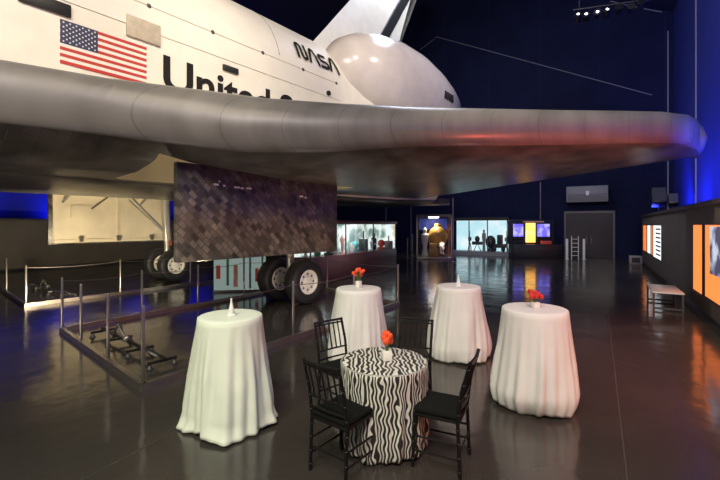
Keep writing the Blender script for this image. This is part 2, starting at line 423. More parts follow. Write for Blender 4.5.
def section(X, w, zb, zs, zt, rb=.35, n=14):
    pts = []
    # from bottom centre round port side (-y) to top and down starboard
    half = [(0, zb), (w-rb, zb)]
    for i in range(1, 5): a = PI/2*i/4; half.append((w-rb+rb*sin(a), zb+rb-rb*cos(a)))
    half.append((w, (zb+rb+zs)/2))
    for i in range(n+1): a = PI/2*i/n; half.append((w*cos(a), zs+(zt-zs)*sin(a)))
    port = [(X, -y, z) for y, z in half]; star = [(X, y, z) for y, z in half[1:-1]][::-1]
    return port+star
st = [(-23.5, .12, 3.9, 4.05, 4.2, .03), (-23.2, .6, 3.5, 4.1, 4.6, .2), (-22.3, 1.15, 3.2, 4.2, 5.2, .3), (-20.6, 1.75, 2.98, 4.6, 6.1, .35),
      (-19, 2.15, 2.88, 5.2, 7.3, .35), (-17.4, 2.5, 2.85, 5.7, 8.3, .35), (-15.6, 2.68, 2.85, 6.0, 8.62, .35), (-14, 2.70, 2.85, 6.0, 8.68, .35),
      (-8, 2.70, 2.85, 6.0, 8.68, .35), (-2, 2.70, 2.85, 6.0, 8.68, .35), (3.0, 2.70, 2.85, 6.0, 8.66, .35), (3.3, 2.70, 2.85, 5.9, 8.3, .35),
      (6, 2.72, 2.88, 5.9, 8.25, .4), (9.3, 2.75, 3.0, 5.9, 8.2, .5)]
m = MB(); m.loft([section(*q) for q in st], M['white_tile']); fus = m.build('fuselage', None, sh)
# underside: black tiles (faces that look down)
fus.data.materials.append(M['belly'])
for p in fus.data.polygons:
    if p.normal.z < -.6: p.material_index = 1

# payload bay doors: shells over the upper half
RD = 2.72
for sg in (-1, 1):
    m = MB(); n = 14
    ring = lambda X: [(X, sg*RD*cos(PI/2*i/n), 6.0+RD*sin(PI/2*i/n)) for i in range(int(n)+1)] + [(X, sg*(RD-.06)*cos(PI/2*i/n), 6.0+(RD-.06)*sin(PI/2*i/n)) for i in range(n, -1, -1)]
    rings = [ring(X) for X in (-13.8, -9, -4, 0, 2.6)]
    # rounded aft lip
    rings.append([(2.85, y*.985, 6+(z-6)*.985) for _, y, z in ring(0)])
    m.loft(rings, M['blanket']); pd = m.build('payload_bay_door', None, sh)
    # hinge row and panel joints
    h = MB()
    for X in [-12+i*1.45 for i in range(11)]:
        zz = 6.55; yy = math.sqrt(RD**2-(zz-6)**2)
        h.sphere((X, sg*(yy+.0), zz), .05, M['dark_grey'], (1, .5, 1))
    h.tube([(-13.6, sg*(math.sqrt(RD**2-.55**2)), 6.55), (2.6, sg*(math.sqrt(RD**2-.55**2)), 6.55)], .010, M['tan_panel'], 6)
    for X in (-9.0, -4.4, .2):
        h.tube([(X, sg*(RD+.002)*cos(a), 6+(RD+.002)*sin(a)) for a in [i*PI/2/12 for i in range(2, 13)]], .010, M['well_dark'], 6)
    h.build('hinge', None, pd)

# vents, hatch and tan panel on the port side (and mirrored)
for sg in (-1, 1):
    for (x0, x1, z0, z1) in ((-5.42, -4.68, 5.72, 5.94), (-1.62, -1.2, 5.72, 5.86), (1.6, 2.1, 5.0, 5.15), (-9.6, -8.8, 5.72, 5.92)):
        MB().box(x0, x1, sg*2.69, sg*2.76, z0, z1, bev=.02).build('vent', M['vent_black'], sh)
    hp = MB().box(-3.76, -3.10, sg*2.69, sg*2.755, 5.76, 6.18, bev=.008).build('access_panel', M['tan_panel'], sh)
    MB().tube([(2.05, sg*2.70, 6.10), (2.05, sg*2.78, 6.10)], .075).build('port_cover', M['vent_black'], sh)

# flag on the port side
fx0, fx1, fz0, fz1, fy = -4.84, -3.37, 4.87, 5.65, -2.708
m = MB(); hh = (fz1-fz0)/13
for i in range(13):
    m.box(fx0, fx1, fy-.006, fy+.012, fz1-(i+1)*hh, fz1-i*hh, M['flag_red'] if i % 2 == 0 else M['flag_white'])
m.box(fx0, fx0+.40*(fx1-fx0), fy-.010, fy-.002, fz1-7*hh, fz1, M['flag_blue'])
cw, ch = .40*(fx1-fx0), 7*hh
for r in range(9):
    for c in range(6 if r % 2 == 0 else 5):
        cx = fx0+cw*((2*c+1+(r % 2))/12); cz = fz1-ch*(r+1)/10
        pts = []
        for q in range(10):
            a = PI/2+q*PI/5; rr = .021 if q % 2 == 0 else .009
            pts.append((cx+rr*cos(a), fy-.0125, cz+rr*sin(a)))
        m._add(pts, [tuple(range(10))], M['flag_white'])
m.build('flag', None, sh, weld=False)

# lettering
def text_mesh(name, body, size, x0, z0, y_of_z, mt, parent, width=None, bold=.0, sx=1):
    cu = bpy.data.curves.new(name, 'FONT'); cu.body = body; cu.size = size; cu.extrude = .004; cu.offset = bold; cu.space_character = 1.0
    o = bpy.data.objects.new(name, cu); col.objects.link(o)
    bpy.context.view_layer.update()
    dg = bpy.context.evaluated_depsgraph_get(); me = bpy.data.meshes.new_from_object(o.evaluated_get(dg))
    bpy.data.objects.remove(o); bpy.data.curves.remove(cu)
    xs = [v.co.x for v in me.vertices]; w = max(xs)-min(xs); f = (width/w) if width else sx
    mx = min(xs)
    for v in me.vertices:
        x, y, z = v.co; zz = z0+y; v.co = (x0+(x-mx)*f, y_of_z(zz)-.006-z, zz)
    me.materials.clear(); me.materials.append(mt)
    o = bpy.data.objects.new(name, me); col.objects.link(o); o.parent = parent
    return o
flat = lambda z: -2.708 if z < 6 else -math.sqrt(max(.1, RD**2-(z-6)**2))-.004
text_mesh('lettering', 'United States', 1.02, -3.03, 5.63-.73, flat, M['letter'], sh, width=5.7, bold=.022)
# the worm wordmark: stroked shapes
def stroke(m, pts, w):
    pts = [Vector(p) for p in pts]; L_, R_ = [], []
    for i, p in enumerate(pts):
        a = (pts[i]-pts[i-1]).normalized() if i else None; b = (pts[i+1]-p).normalized() if i < len(pts)-1 else None
        if a is None: nrm = Vector((-b.y, b.x)); sc = 1
        elif b is None: nrm = Vector((-a.y, a.x)); sc = 1
        else:
            nrm = (Vector((-a.y, a.x))+Vector((-b.y, b.x))); nrm = nrm.normalized(); sc = 1/max(.5, nrm.dot(Vector((-a.y, a.x))))
        L_.append(p+nrm*w/2*sc); R_.append(p-nrm*w/2*sc)
    for i in range(len(pts)-1):
        q = [L_[i], L_[i+1], R_[i+1], R_[i]]
        m._add([(v.x, flat(v.y)-.030, v.y) for v in q], [(0, 1, 2, 3)])
def arc(cx, cz, r, a0, a1, n=8): return [(cx+r*cos(R(a0+(a1-a0)*i/n)), cz+r*sin(R(a0+(a1-a0)*i/n))) for i in range(n+1)]
m = MB(); x0, z0, H, w = .97, 6.90, .56, .10
sc_ = 1.0
lw = .36
# N
stroke(m, [(x0, z0), (x0, z0+H*.35)]+[(x0, z0+H*.7)]+arc(x0+.09, z0+H-.09-w/2, .09, 180, 30)+[(x0+lw-.17, z0+.10)]+arc(x0+lw-.09, z0+.09+w/2, .09, 210, 360)+[(x0+lw, z0+H*.6), (x0+lw, z0+H)], w)
def worm_a(x):
    ap = x+lw/2+.01
    stroke(m, [(x, z0), (x+.06, z0+H*.5), (ap-.07, z0+H-.10)]+arc(ap, z0+H-.10, .06, 160, 20)+[(x+lw-.04, z0+H*.5), (x+lw+.03, z0)], w)
worm_a(x0+.47)
sx_ = x0+.93
stroke(m, [(sx_, z0+w/2), (sx_+.12, z0+w/2), (sx_+.24, z0+w/2)]+arc(sx_+.26, z0+.145, .10, -90, 90)+[(sx_+.14, z0+.245)]+arc(sx_+.11, z0+.355, .10, 270, 90)+[(sx_+.25, z0+.455), (sx_+.34, z0+.455)], w)
worm_a(x0+1.38)
m.build('wordmark', M['letter'], sh, weld=False)

# wing (built port, mirrored starboard)
LE = [(2.3, -17.6), (2.7, -16.6), (3.1, -13.0), (3.6, -10.2), (4.1, -7.6), (4.6, -5.4), (5.1, -4.2), (5.7, -3.3), (6.5, -2.4), (7.5, -1.35), (8.5, -.3), (9.5, .75), (10.4, 1.65), (11.0, 2.3), (11.4, 2.95), (11.55, 3.6), (11.62, 4.3)]
def lin(tab, x):
    if x <= tab[0][0]: return tab[0][1]
    for (a, b), (c, d) in zip(tab, tab[1:]):
        if x <= c: return b+(d-b)*(x-a)/(c-a)
    return tab[-1][1]
def wing_section(Y, xle, nose_w=None):
    xte = 7.7-(Y-2.3)*.12
    zb0 = lin([(2.3, 3.28), (4.6, 3.30), (5.1, 3.24), (5.7, 3.18), (6.5, 3.22), (7.5, 3.36), (10, 3.50), (11.75, 3.62)], Y)      # bottom of the blunt edge
    zt0 = lin([(2.3, 3.85), (4.1, 4.15), (4.6, 4.21), (5.1, 4.25), (6, 4.19), (7.5, 4.17), (9, 4.21), (11.2, 4.27), (11.75, 4.25)], Y)
    zu = lin([(2.3, 2.88), (5, 2.98), (8, 3.25), (11.75, 3.62)], Y)                                    # belly
    zte = lin([(2.3, 3.12), (11.75, 3.85)], Y)
    c = xte-xle; pts = []
    el = min(.85, c*.2); zm = zb0+(zt0-zb0)*.42
    top = [(xle+el*(1-cos(R(a))), zm+(zt0-zm)*sin(R(a))) for a in (0, 15, 30, 45, 60, 75, 90)]
    bot = [(xle+el*.55*(1-cos(R(a))), zm-(zm-zb0)*sin(R(a))) for a in (15, 30, 45, 58, 70)]
    th = min(.30, c*.03)
    top += [(xle+c*f, lin([(el/c, zt0), (.35, zt0+th), (.6, (zt0+zte)/2+.28), (1, zte+.05)], f)) for f in (.22, .32, .45, .6, .75, .9, 1)]
    bot += [(xle+c*f, lin([(.0, zb0), (.12, zb0*.4+zu*.6), (.28, zu), (.6, zu), (1, zte-.05)], f)) for f in (.14, .2, .32, .45, .6, .75, .9, 1)]
    return [(x, -Y, z) for x, z in top[::-1]]+[(x, -Y, z) for x, z in bot]
rings = [wing_section(Y, x) for Y, x in LE]
# rounded tip
Yt, xt = LE[-1]; last = rings[-1]; cz = sum(p[2] for p in last)/len(last)
rings.append([(p[0]*.98+.12, -Yt-.06, cz+(p[2]-cz)*.8) for p in last])
rings.append([(p[0]*.94+.4, -Yt-.12, cz+(p[2]-cz)*.15) for p in last])
def well_cutter(sg):
    c = MB(); c.box(-4.0, .95, min(sg*2.74, sg*4.66), max(sg*2.74, sg*4.66), 2.4, 3.85)
    c.mats = []; return c.build('cut', M['cream'])
for sg in (-1, 1):
    m = MB(); rr = rings if sg == -1 else [[(x, -y, z) for x, y, z in g] for g in rings]
    m.loft(rr, M['lead_edge']); w_ = m.build('wing', None, sh)
    w_.data.materials.append(M['belly']); w_.data.materials.append(M['white_tile'])
    # material by zone: blunt edge, belly, top
    for p in w_.data.polygons:
        c = p.center; xl = lin([(a, b) for a, b in LE], abs(c.y)); 
        if c.x > xl+1.1: p.material_index = 1 if p.normal.z < 0 else 2
        elif c.x > xl+.36 and p.normal.z < -.55: p.material_index = 1
    w_.data.materials.append(M['cream'])
    cut = well_cutter(sg)
    bpy.context.view_layer.update()
    cut.matrix_world = sh.matrix_world.copy() if False else cut.matrix_world
    # boolean in the shared local frame
    w_.parent = None
    bm_ = w_.modifiers.new('b', 'BOOLEAN'); bm_.object = cut; bm_.solver = 'EXACT'; bm_.operation = 'DIFFERENCE'
    bpy.context.view_layer.update()
    dg = bpy.context.evaluated_depsgraph_get(); me = bpy.data.meshes.new_from_object(w_.evaluated_get(dg))
    w_.modifiers.clear(); w_.data = me; w_.parent = sh
    bpy.data.objects.remove(cut)
    ys0, ys1 = sorted((sg*2.74, sg*4.66))
    for p in me.polygons:
        c = p.center
        if -4.1 < c.x < 1.0 and ys0-.01 <= c.y <= ys1+.01 and 3.02 < c.z < 3.9 and not abs(p.normal.z) < .0: 
            if abs(c.z-3.85) < .02 or abs(c.x+4.0) < .02 or abs(c.x-.95) < .02 or abs(c.y-ys0) < .02 or abs(c.y-ys1) < .02: p.material_index = 3
    me.set_sharp_from_angle(angle=R(38))
    # elevon joint
    MB().box(5.6, 5.64, min(sg*3.0, sg*11.2), max(sg*3.0, sg*11.2), 3.06, 3.07).build('elevon_seam', M['vent_black'], w_) if False else None

# orbital engine pods
for sg in (-1, 1):
    m = MB(); rg = []
    for (X, ry, rz_, cz, cy) in ((2.9, .12, .15, 7.6, 1.9), (3.05, .55, .55, 7.6, 1.95), (3.4, .9, .95, 7.6, 1.95), (4.0, 1.2, 1.3, 7.6, 2.0), (5.0, 1.42, 1.6, 7.62, 2.0), (6.2, 1.52, 1.75, 7.65, 2.0), (7.6, 1.5, 1.75, 7.65, 2.05),
                                 (9.0, 1.38, 1.55, 7.6, 2.1), (10.0, 1.2, 1.3, 7.55, 2.15), (10.7, 1.0, 1.05, 7.5, 2.2), (11.0, .75, .8, 7.5, 2.2), (11.05, .1, .1, 7.5, 2.2)):
        rg.append([(X, sg*cy+ry*cos(a), cz+rz_*sin(a)) for a in [2*PI*j/32 for j in range(32)]])
    m.loft(rg, M['pod_white']); pod = m.build('engine_pod', None, sh)
    for j in range(4):
        th = R(-2); X = 8.45+j*.24; f = 1.38-(X-9)*.09; fz = 1.55; y = sg*(2.1+.05*(X-9)/1+f*cos(th)); z = 7.58+fz*sin(th)
        MB().box(X-.06, X+.06, y-.05, y+.05, z-.16, z+.16, bev=.01).build('thruster_port', M['vent_black'], pod)
    T = Matrix.Translation((11.0, sg*1.9, 7.5)) @ Matrix.Rotation(PI/2, 4, 'Y')
    MB().lathe([(.25, 0), (.35, .2), (.55, .7), (.6, .95), (.56, .95), (.3, .2)], None, 20, T).build('nozzle', M['dark_grey'], pod)
for (y, z) in ((0, 6.9), (-1.35, 4.7), (1.35, 4.7)):
    T = Matrix.Translation((9.1, y, z)) @ Matrix.Rotation(PI/2, 4, 'Y')
    MB().lathe([(.4, 0), (.55, .4), (.9, 1.4), (1.15, 2.4), (1.1, 2.4), (.8, 1.3), (.4, .4)], None, 28, T).build('main_engine_nozzle', M['dark_grey'], sh)
MB().box(9.2, 11.4, -2.3, 2.3, 3.0, 3.3, bev=.05).build('body_flap', M['belly'], sh)

# tail fin: leading part, hinge stripe, rudder
def fin(poly, th, name, mt, parent):
    m = MB(); n = len(poly)
    m.prism(poly, -th, th); return m.build(name, mt, parent, bevel=.08)
def finx(kind, z):  # x along lines
    return {'le': 3.2+(z-8.2)/1.16, 'h0': 8.0+(z-10.6)*.70, 'h1': 8.72+(z-10.6)*.70, 'te': 9.82+(z-10.6)*.42}[kind]
zt, zr = 16.9, 10.3
m = MB()
def foil(z, xa, xb, t0, t1):
    n = 6; L_ = []
    for i in range(n+1):
        f = i/n; L_.append((xa+(xb-xa)*f, t0*math.sqrt(max(0, f))*1.0 if False else (t0*(1-(1-f)**2.2)+t1*0), z))
    return [(x, -y, z) for x, y, z in L_]+[(x, y, z) for x, y, z in L_[::-1][:-1]]
lead = MB(); lead.loft([foil(z, finx('le', z), finx('h0', z), .28-.012*(z-8), .25) for z in (8.0, 9.5, 11, 13, 15, zt)], M['cream_fin'] if 'cream_fin' in M else M['white_tile']); lead.build('tail_fin', None, sh)
fin([(finx('h0', 8.6), 8.6), (finx('h1', 8.6), 8.6), (finx('h1', zt), zt), (finx('h0', zt), zt)], .24, 'tail_hinge_band', M['vent_black'], sh)
fin([(finx('h1', 9.6), 9.6), (finx('te', 9.9), 9.9), (finx('te', zt), zt), (finx('h1', zt), zt)], .15, 'rudder', M['white_tile'], sh)

# main gear doors hanging under the wings
def gear_door(sg):
    x0, x1 = (-3.73, .30) if sg < 0 else (-3.28, .55); zb, zt_ = 1.36, 3.07
    m = MB(); m.box(x0, x1, sg*4.56, sg*4.68, zb, zt_, bev=.02); d = m.build('landing_gear_door', M['door_tile'], sh)
    i = MB(); yi = sg*4.54
    i.box(x0+.12, x1-.12, min(yi, sg*4.562), max(yi, sg*4.562), zb+.06, zt_-.04)
    for x in (x0+.18, -1.25 if sg > 0 else -1.75, x1-.18): i.box(x-.04, x+.04, min(sg*4.50, yi), max(sg*4.50, yi), zb+.05, zt_-.04)
    i.box(x0+.14, x1-.14, min(sg*4.48, yi), max(sg*4.48, yi), zb+.05, zb+.16)
    i.box(x0+.6, x0+1.3, min(sg*4.48, yi), max(sg*4.48, yi), zb+.9, zb+1.3)
    i.build('door_liner', M['cream'], d)
    for x in (-2.9, -.5):
        MB().tube([(x, sg*4.5, 2.75), (x+.25, sg*3.75, 3.4)], .045).build('hinge_arm', M['strut'], d)
    MB().tube([(-.9, sg*4.46, 2.95), (.15, sg*4.46, 1.95)], .04).build('brace', M['hub_dark'], d); MB().tube([(-1.6, sg*4.46, 2.98), (-2.1, sg*4.46, 2.55)], .03).build('brace', M['hub_dark'], d)
    for x in ((-3.0, -1.75, -.5) if sg < 0 else (-2.4, -1.25, -.1)):
        MB().box(x-.05, x+.05, min(sg*4.40, yi), max(sg*4.40, yi), zb+.08, zb+.26).build('latch', M['hub_dark'], d)
    return d
d1 = gear_door(-1); gear_door(1)
m = MB()   # small white stencilled marks on the outer face
for (x, z, w2) in ((-3.05, 2.72, .10), (-2.86, 2.71, .05), (-2.62, 2.70, .12), (-2.48, 2.69, .07), (-2.35, 2.70, .12), (-2.95, 2.78, .03), (-.95, 2.62, .10), (-.80, 2.60, .05)):
    MB().box(x, x+w2, -4.687, -4.680, z, z+.035).build('stencil_mark', M['flag_white'], d1)

# main gear
def gear(sg):
    y0 = sg*(3.30 if sg < 0 else 3.45)
    s_ = MB(); s_.tube([(0, y0, .62), (0, y0, 1.5)], .10, M['strut']).tube([(0, y0, 1.45), (-.1, y0, 3.7)], .15, M['strut']).tube([(0, y0-.5, .56), (0, y0+.5, .56)], .07, M['strut'])
    s_.tube([(-.05, y0, 1.7), (-1.9, y0, 3.6)], .06, M['strut'])
    g_ = s_.build('landing_gear_leg', None, sh)
    MB().tube([(.12, y0, 1.25), (.12, y0, 1.9)], .06).build('locking_pin', M['strut_red'], g_)
    for dy in (-.53, .53):
        T = Matrix.Translation((0, y0+dy, .565)) @ Matrix.Rotation(PI/2, 4, 'X')
        prof = [(.30, -.16), (.36, -.20), (.46, -.205), (.53, -.17), (.56, -.10), (.565, 0), (.56, .10), (.53, .17), (.46, .205), (.36, .20), (.30, .16)]
        t = MB(); t.lathe(prof+[(.30, -.16)], None, 40, T); ty = t.build('tyre', M['tyre'], sh)
        h = MB(); sgn = 1
        for e in (-1, 1):
            T2 = Matrix.Translation((0, y0+dy, .565)) @ Matrix.Rotation(PI/2*e, 4, 'X')
            h.lathe([(.315, .10), (.315, .165), (.285, .175), (.25, .12), (.15, .10), (.13, .15), (.08, .16), (.01, .16)], M['hub'], 32, T2)
            for q in range(8):
                a = q*PI/4; h.sphere(Vector((cos(a)*.2, 0, sin(a)*.2+.565))+Vector((0, y0+dy-e*.115, 0)), .032, M['hub_dark'], (1, .4, 1), 8)
        h.build('wheel_hub', None, ty)
gear(-1); gear(1)
# nose gear (ahead, left of the frame)
MB().tube([(-20, 0, .45), (-20, 0, 3.1)], .1).build('nose_gear_leg', M['strut'], sh)
for dy in (-.2, .2):
    T = Matrix.Translation((-20, dy, .41)) @ Matrix.Rotation(PI/2, 4, 'X')
    MB().lathe([(.1, -.1), (.35, -.11), (.41, -.05), (.41, .05), (.35, .11), (.1, .1)], None, 28, T).build('nose_tyre', M['tyre'], sh)

# ------------------------------------------------------------------ tables with cloths
def cloth(name, x, y, top_r, h, flare, folds, amp, mt, label, seed, tuck=.0, cat='tablecloth', group=None, phase=0, uvs=False):
    rd = random.Random(seed); nt_ = 180; nz = 40
    ph = [rd.uniform(0, 2*PI) for _ in range(6)]
    fo = []; a_ = rd.uniform(0, 1)
    while a_ < 2*PI:
        fo.append((a_, rd.uniform(.07, .17), amp*rd.uniform(.5, 1.7), rd.uniform(-.16, .16), rd.uniform(.0, .35))); a_ += rd.uniform(.22, .75)*11/folds
    def rad(t, f):   # f: 0 top .. 1 floor
        fl = flare*min(1, f/.84)**.95*(1+.16*sin(2*t+ph[4])*f)
        r = top_r+fl
        for (c_, w_, am, sw, st0) in fo:
            d = (t-c_-sw*f+PI) % (2*PI)-PI
            g_ = max(0, min(1, (f-st0*.6)*2.0))
            r += am*g_*math.exp(-(d/(w_*(1+.5*f)))**2)*(.6+.5*f)
        r += .010*f*sin(23*t+ph[2]+2*f)+.006*sin(5*t+9*f+ph[3])*f
        if tuck > 0 and f > .80: r -= tuck*((f-.80)/.20)**2*(1+.35*sin(3*t+ph[5]))
        if tuck < 0 and f > .88: r += -tuck*((f-.88)/.12)**1.5*(1+.9*sin(5*t+ph[5]))
        return r
    rows = []
    for i in range(7): rr = top_r*i/6*.99; rows.append([(max(rr, .001), h, None)]*1)
    m = MB(); vs = []; uv = []
    NR = 7
    for i in range(NR):
        rr = max(.002, (top_r-.012)*i/(NR-1))
        for j in range(nt_):
            t = 2*PI*j/nt_; vs.append((rr*cos(t), rr*sin(t), h)); uv.append((rr*cos(t)+3, rr*sin(t)))
    for i in range(1, nz+1):
        f = i/nz
        for j in range(nt_):
            t = 2*PI*j/nt_; r_ = rad(t, f); hem = .012+.012*(1+sin(4*t+ph[5]))
            z = h-.012-(h-.012-hem)*f+(.0)
            if i == 1: r_ = top_r; z = h-.008
            vs.append((r_*cos(t), r_*sin(t), z)); uv.append((t*top_r*1.25, h-z))
    n = NR+nz; fs = []
    for i in range(n-1):
        for j in range(nt_): fs.append((i*nt_+j, i*nt_+(j+1) % nt_, (i+1)*nt_+(j+1) % nt_, (i+1)*nt_+j))
    fs.append(tuple(range(nt_))[::-1])
    me = bpy.data.meshes.new(name); me.from_pydata(vs, [], fs)
    ul = me.uv_layers.new(name='UVMap')
    for p in me.polygons:
        wrap = any(me.loops[l].vertex_index % nt_ == 0 for l in p.loop_indices) and any(me.loops[l].vertex_index % nt_ == nt_-1 for l in p.loop_indices)
        for l in p.loop_indices:
            vi = me.loops[l].vertex_index; u, v = uv[vi]
            if wrap and vi >= NR*nt_-0 and vi % nt_ == 0: u = 2*PI*top_r*1.25
            ul.data[l].uv = (u, v)
        p.use_smooth = True
    me.materials.append(mt)
    o = bpy.data.objects.new(name, me); col.objects.link(o); o.location = (x, y, 0); o.rotation_euler.z = phase
    sd = o.modifiers.new('thickness', 'SOLIDIFY'); sd.thickness = .004; sd.offset = -1
    return tag(o, label, cat, group)

def table(x, y, r, h, label, cat='table', name='cocktail_table', group=None):
    t = empty(name, (x, y, 0), 0, label, cat, group)
    MB().lathe([(r-.01, h-.04), (r, h-.03), (r, h-.012), (r-.005, h-.010)], None, 40).build('tabletop', M['wood_top'], t)
    MB().tube([(0, 0, .03), (0, 0, h-.04)], .035).build('pedestal', M['black_metal'], t)
    MB().lathe([(.24, 0), (.24, .015), (.05, .04), (.035, .06)], None, 28).build('base', M['black_metal'], t)
    return t
TA, TB, TC, TD, TE = (-1.335, 4.12), (-.02, 5.9), (1.50, 6.1), (1.95, 4.47), (.22, 3.67)
cloth('tablecloth', *TA, .315, 1.07, .085, 11, .034, M['cloth_greenlit'], 'pale floor-length cloth over the tall table at left beside the railing corner', 11, tuck=-.03, phase=.3)
cloth('tablecloth', *TB, .325, 1.07, .10, 12, .028, M['cloth'], 'white floor-length cloth over the tall table in front of the aircraft wheels', 12, tuck=.03)
cloth('tablecloth', *TC, .325, 1.07, .10, 11, .030, M['cloth'], 'white floor-length cloth over the tall table holding a candle, right of centre', 13, tuck=.03)
cloth('tablecloth', *TD, .34, 1.07, .085, 11, .030, M['cloth'], 'white floor-length cloth over the rightmost tall table with red flowers', 14, tuck=.07)
cloth('zebra_tablecloth', *TE, .395, .76, -.03, 14, .026, M['zebra'], 'black and white zebra-striped cloth over the low round dining table', 15, tuck=.02)
table(*TA, .31, 1.062, 'tall cocktail table under the leftmost pale cloth')
table(*TB, .315, 1.062, 'tall cocktail table under the cloth in front of the wheels')
table(*TC, .315, 1.062, 'tall cocktail table under the cloth with the candle, right of centre')
table(*TD, .335, 1.062, 'tall cocktail table under the rightmost white cloth')
table(*TE, .385, .752, 'low round dining table under the zebra-striped cloth', name='dining_table')

# centrepieces
def flowers(x, y, z, vw, vh, n, spread, rise, mt, pm, label, seed):
    rd = random.Random(seed)
    o = empty('flower_vase', (x, y, z), rd.uniform(0, 1), label, 'flower vase')
    MB().box(-vw/2, vw/2, -vw/2, vw/2, 0, vh, bev=.006).build('vase', mt, o)
    for i in range(n):
        a = i*2.399; rr = spread*math.sqrt((i+.3)/n); hx, hy = rr*cos(a), rr*sin(a); hz = vh+rise*rd.uniform(.45, 1)
        s_ = MB().tube([(hx*.2, hy*.2, vh-.02), (hx*.6, hy*.6, vh+(hz-vh)*.6), (hx, hy, hz)], .004, None, 6).build('stem', M['stem'], o)
        f = MB(); 
        for q in range(5):
            b = q*2*PI/5; f.sphere((hx+.014*cos(b), hy+.014*sin(b), hz+.014), .020, None, (.7, .7, 1.35), 8)
        f.build('blossom', pm, s_)
    return o
flowers(.245, 3.66, .766, .085, .085, 9, .040, .15, M['vase'], M['petal'], 'small white cube vase of bright orange-red blooms on the zebra-striped table', 1)
flowers(-.02, 5.9, 1.076, .07, .10, 8, .09, .16, M['vase'], M['petal'], 'white vase of orange blooms on the tall table in front of the wheels', 2)
flowers(1.95, 4.45, 1.076, .07, .07, 8, .075, .10, M['vase'], M['petal_red'], 'small white vase of red blooms on the rightmost tall table', 3)
def candle(x, y, label):
    o = empty('candle_holder', (x, y, 1.076), 0, label, 'candle holder')
    MB().lathe([(.045, 0), (.045, .012), (.030, .02), (.030, .05), (.034, .055)], None, 20).build('dish', M['candle'], o)
    MB().lathe([(.026, .055), (.022, .08), (.012, .13), (.009, .16), (.011, .175), (.001, .178)], None, 16).build('glass_cone', M['candle'], o)
candle(TA[0]+.02, TA[1]-.03, 'small white tapered candle holder on the leftmost tall table')
candle(TC[0]-.01, TC[1]-.05, 'small white tapered candle holder on the tall table right of centre')

# ------------------------------------------------------------------ chairs
def make_chair(label):
    t = empty('banquet_chair', (0, 0, 0), 0, label, 'chair')   # faces +y
    W = .19; 
    MB().box(-.20, .20, -.19, .20, .425, .45, bev=.01).build('seat', M['chair_black'], t)
    c = MB(); c.box(-.195, .195, -.185, .195, .45, .50, bev=.022); c.build('cushion', M['cushion'], t)
    def ringed(pts, r):   # bamboo-like leg with rings
        mm = MB(); pts = [Vector(p) for p in pts]; mm.tube(pts, r, None, 10)
        tot = []
        for a, b in zip(pts, pts[1:]):
            n = max(1, int((b-a).length/.11))
            for i in range(n): tot.append(a.lerp(b, (i+.5)/n))
        for p in tot: mm.sphere(p, r*1.35, None, (1, 1, .45), 10)
        return mm
    for sx in (-1, 1):
        ringed([(sx*W, -.19, 0), (sx*W, -.17, .44), (sx*W, -.20, .68), (sx*(W-.005), -.27, .93)], .0145).build('leg', M['chair_black'], t)
        ringed([(sx*W, .20, 0), (sx*W, .185, .43)], .015).build('leg', M['chair_black'], t)
        for z in (.14, .26): MB().tube([(sx*W, -.182, z), (sx*W, .192, z)], .009, None, 8).build('stretcher', M['chair_black'], t)
    for y, z in ((.192, .17), (.192, .27), (-.182, .20)): MB().tube([(-W, y, z), (W, y, z)], .009, None, 8).build('stretcher', M['chair_black'], t)
    def yb(z): return -.17-(z-.44)*.125 if z < .68 else -.20-(z-.68)*.28
    for z, r in ((.53, .010), (.62, .010), (.915, .013), (.885, .009)): MB().tube([(-W, yb(z), z), (0, yb(z)-.012, z), (W, yb(z), z)], r, None, 8).build('back_rail', M['chair_black'], t)
    for i in range(5):
        x = -W+2*W*(i+1)/6; MB().tube([(x, yb(.62)-.008, .62), (x, yb(.75)-.01, .75), (x, yb(.90)-.008, .90)], .008, None, 8).build('spindle', M['chair_black'], t)
    return t
proto = make_chair('black chiavari-style banquet chair nearest the left front of the zebra table')
def put(o, px, py, face, label):
    o.location = (px, py, 0); o.rotation_euler.z = math.atan2(face[1], face[0])-PI/2; o['label'] = label; o['group'] = 'black chairs around the zebra table'
put(proto, -.14, 3.30, (.62, .78), 'black spindle-back chair at the front left of the zebra table, seen from behind')
put(copy_tree(proto), -.18, 4.32, (.66, -.75), 'black spindle-back chair behind the zebra table on the left, against the lit floor')
put(copy_tree(proto), .53, 4.38, (-.48, -.88), 'black spindle-back chair behind the zebra table on the right, between two white cloths')
put(copy_tree(proto), .70, 3.40, (-.90, .44), 'black padded chair at the right front of the zebra table, seen side-on')

# ------------------------------------------------------------------ guard railings
def railing(poly, step_posts, label, cable_runs, post_h=1.02):
    o = empty('guard_railing', (poly[0][0], poly[0][1], 0), 0, label, 'railing')
    off = Vector((poly[0][0], poly[0][1], 0))
    P = [Vector((a, b, 0))-off for a, b in poly]
    for a, b in zip(P, P[1:]):
        d = (b-a).normalized(); n = Vector((-d.y, d.x, 0))*.035; e = d*.035
        m = MB(); A, B_ = a-e, b+e
        vs = [A-n, A+n, B_+n, B_-n]; vs2 = [v+Vector((0, 0, .085)) for v in vs]
        m._add(vs+vs2, [(0, 1, 2, 3), (4, 7, 6, 5), (0, 4, 5, 1), (1, 5, 6, 2), (2, 6, 7, 3), (3, 7, 4, 0)]); m.build('base_rail', M['rail'], o)
    for q in step_posts:
        q = Vector((q[0], q[1], 0))-off
        MB().lathe([(.021, .08), (.021, post_h-.01), (.016, post_h)], None, 12, Matrix.Translation(q)).build('post', M['steel'], o)
    for run in cable_runs:
        for z in (post_h-.06, ):
            pts = [Vector((a, b, z))-off for a, b in run]
            full = []
            for a, b in zip(pts, pts[1:]):
                for i in range(7): f = i/6; full.append(a.lerp(b, f)-Vector((0, 0, .05*4*f*(1-f))))
            MB().tube(full, .007, None, 6).build('cable', M['cable'], o)
    return o
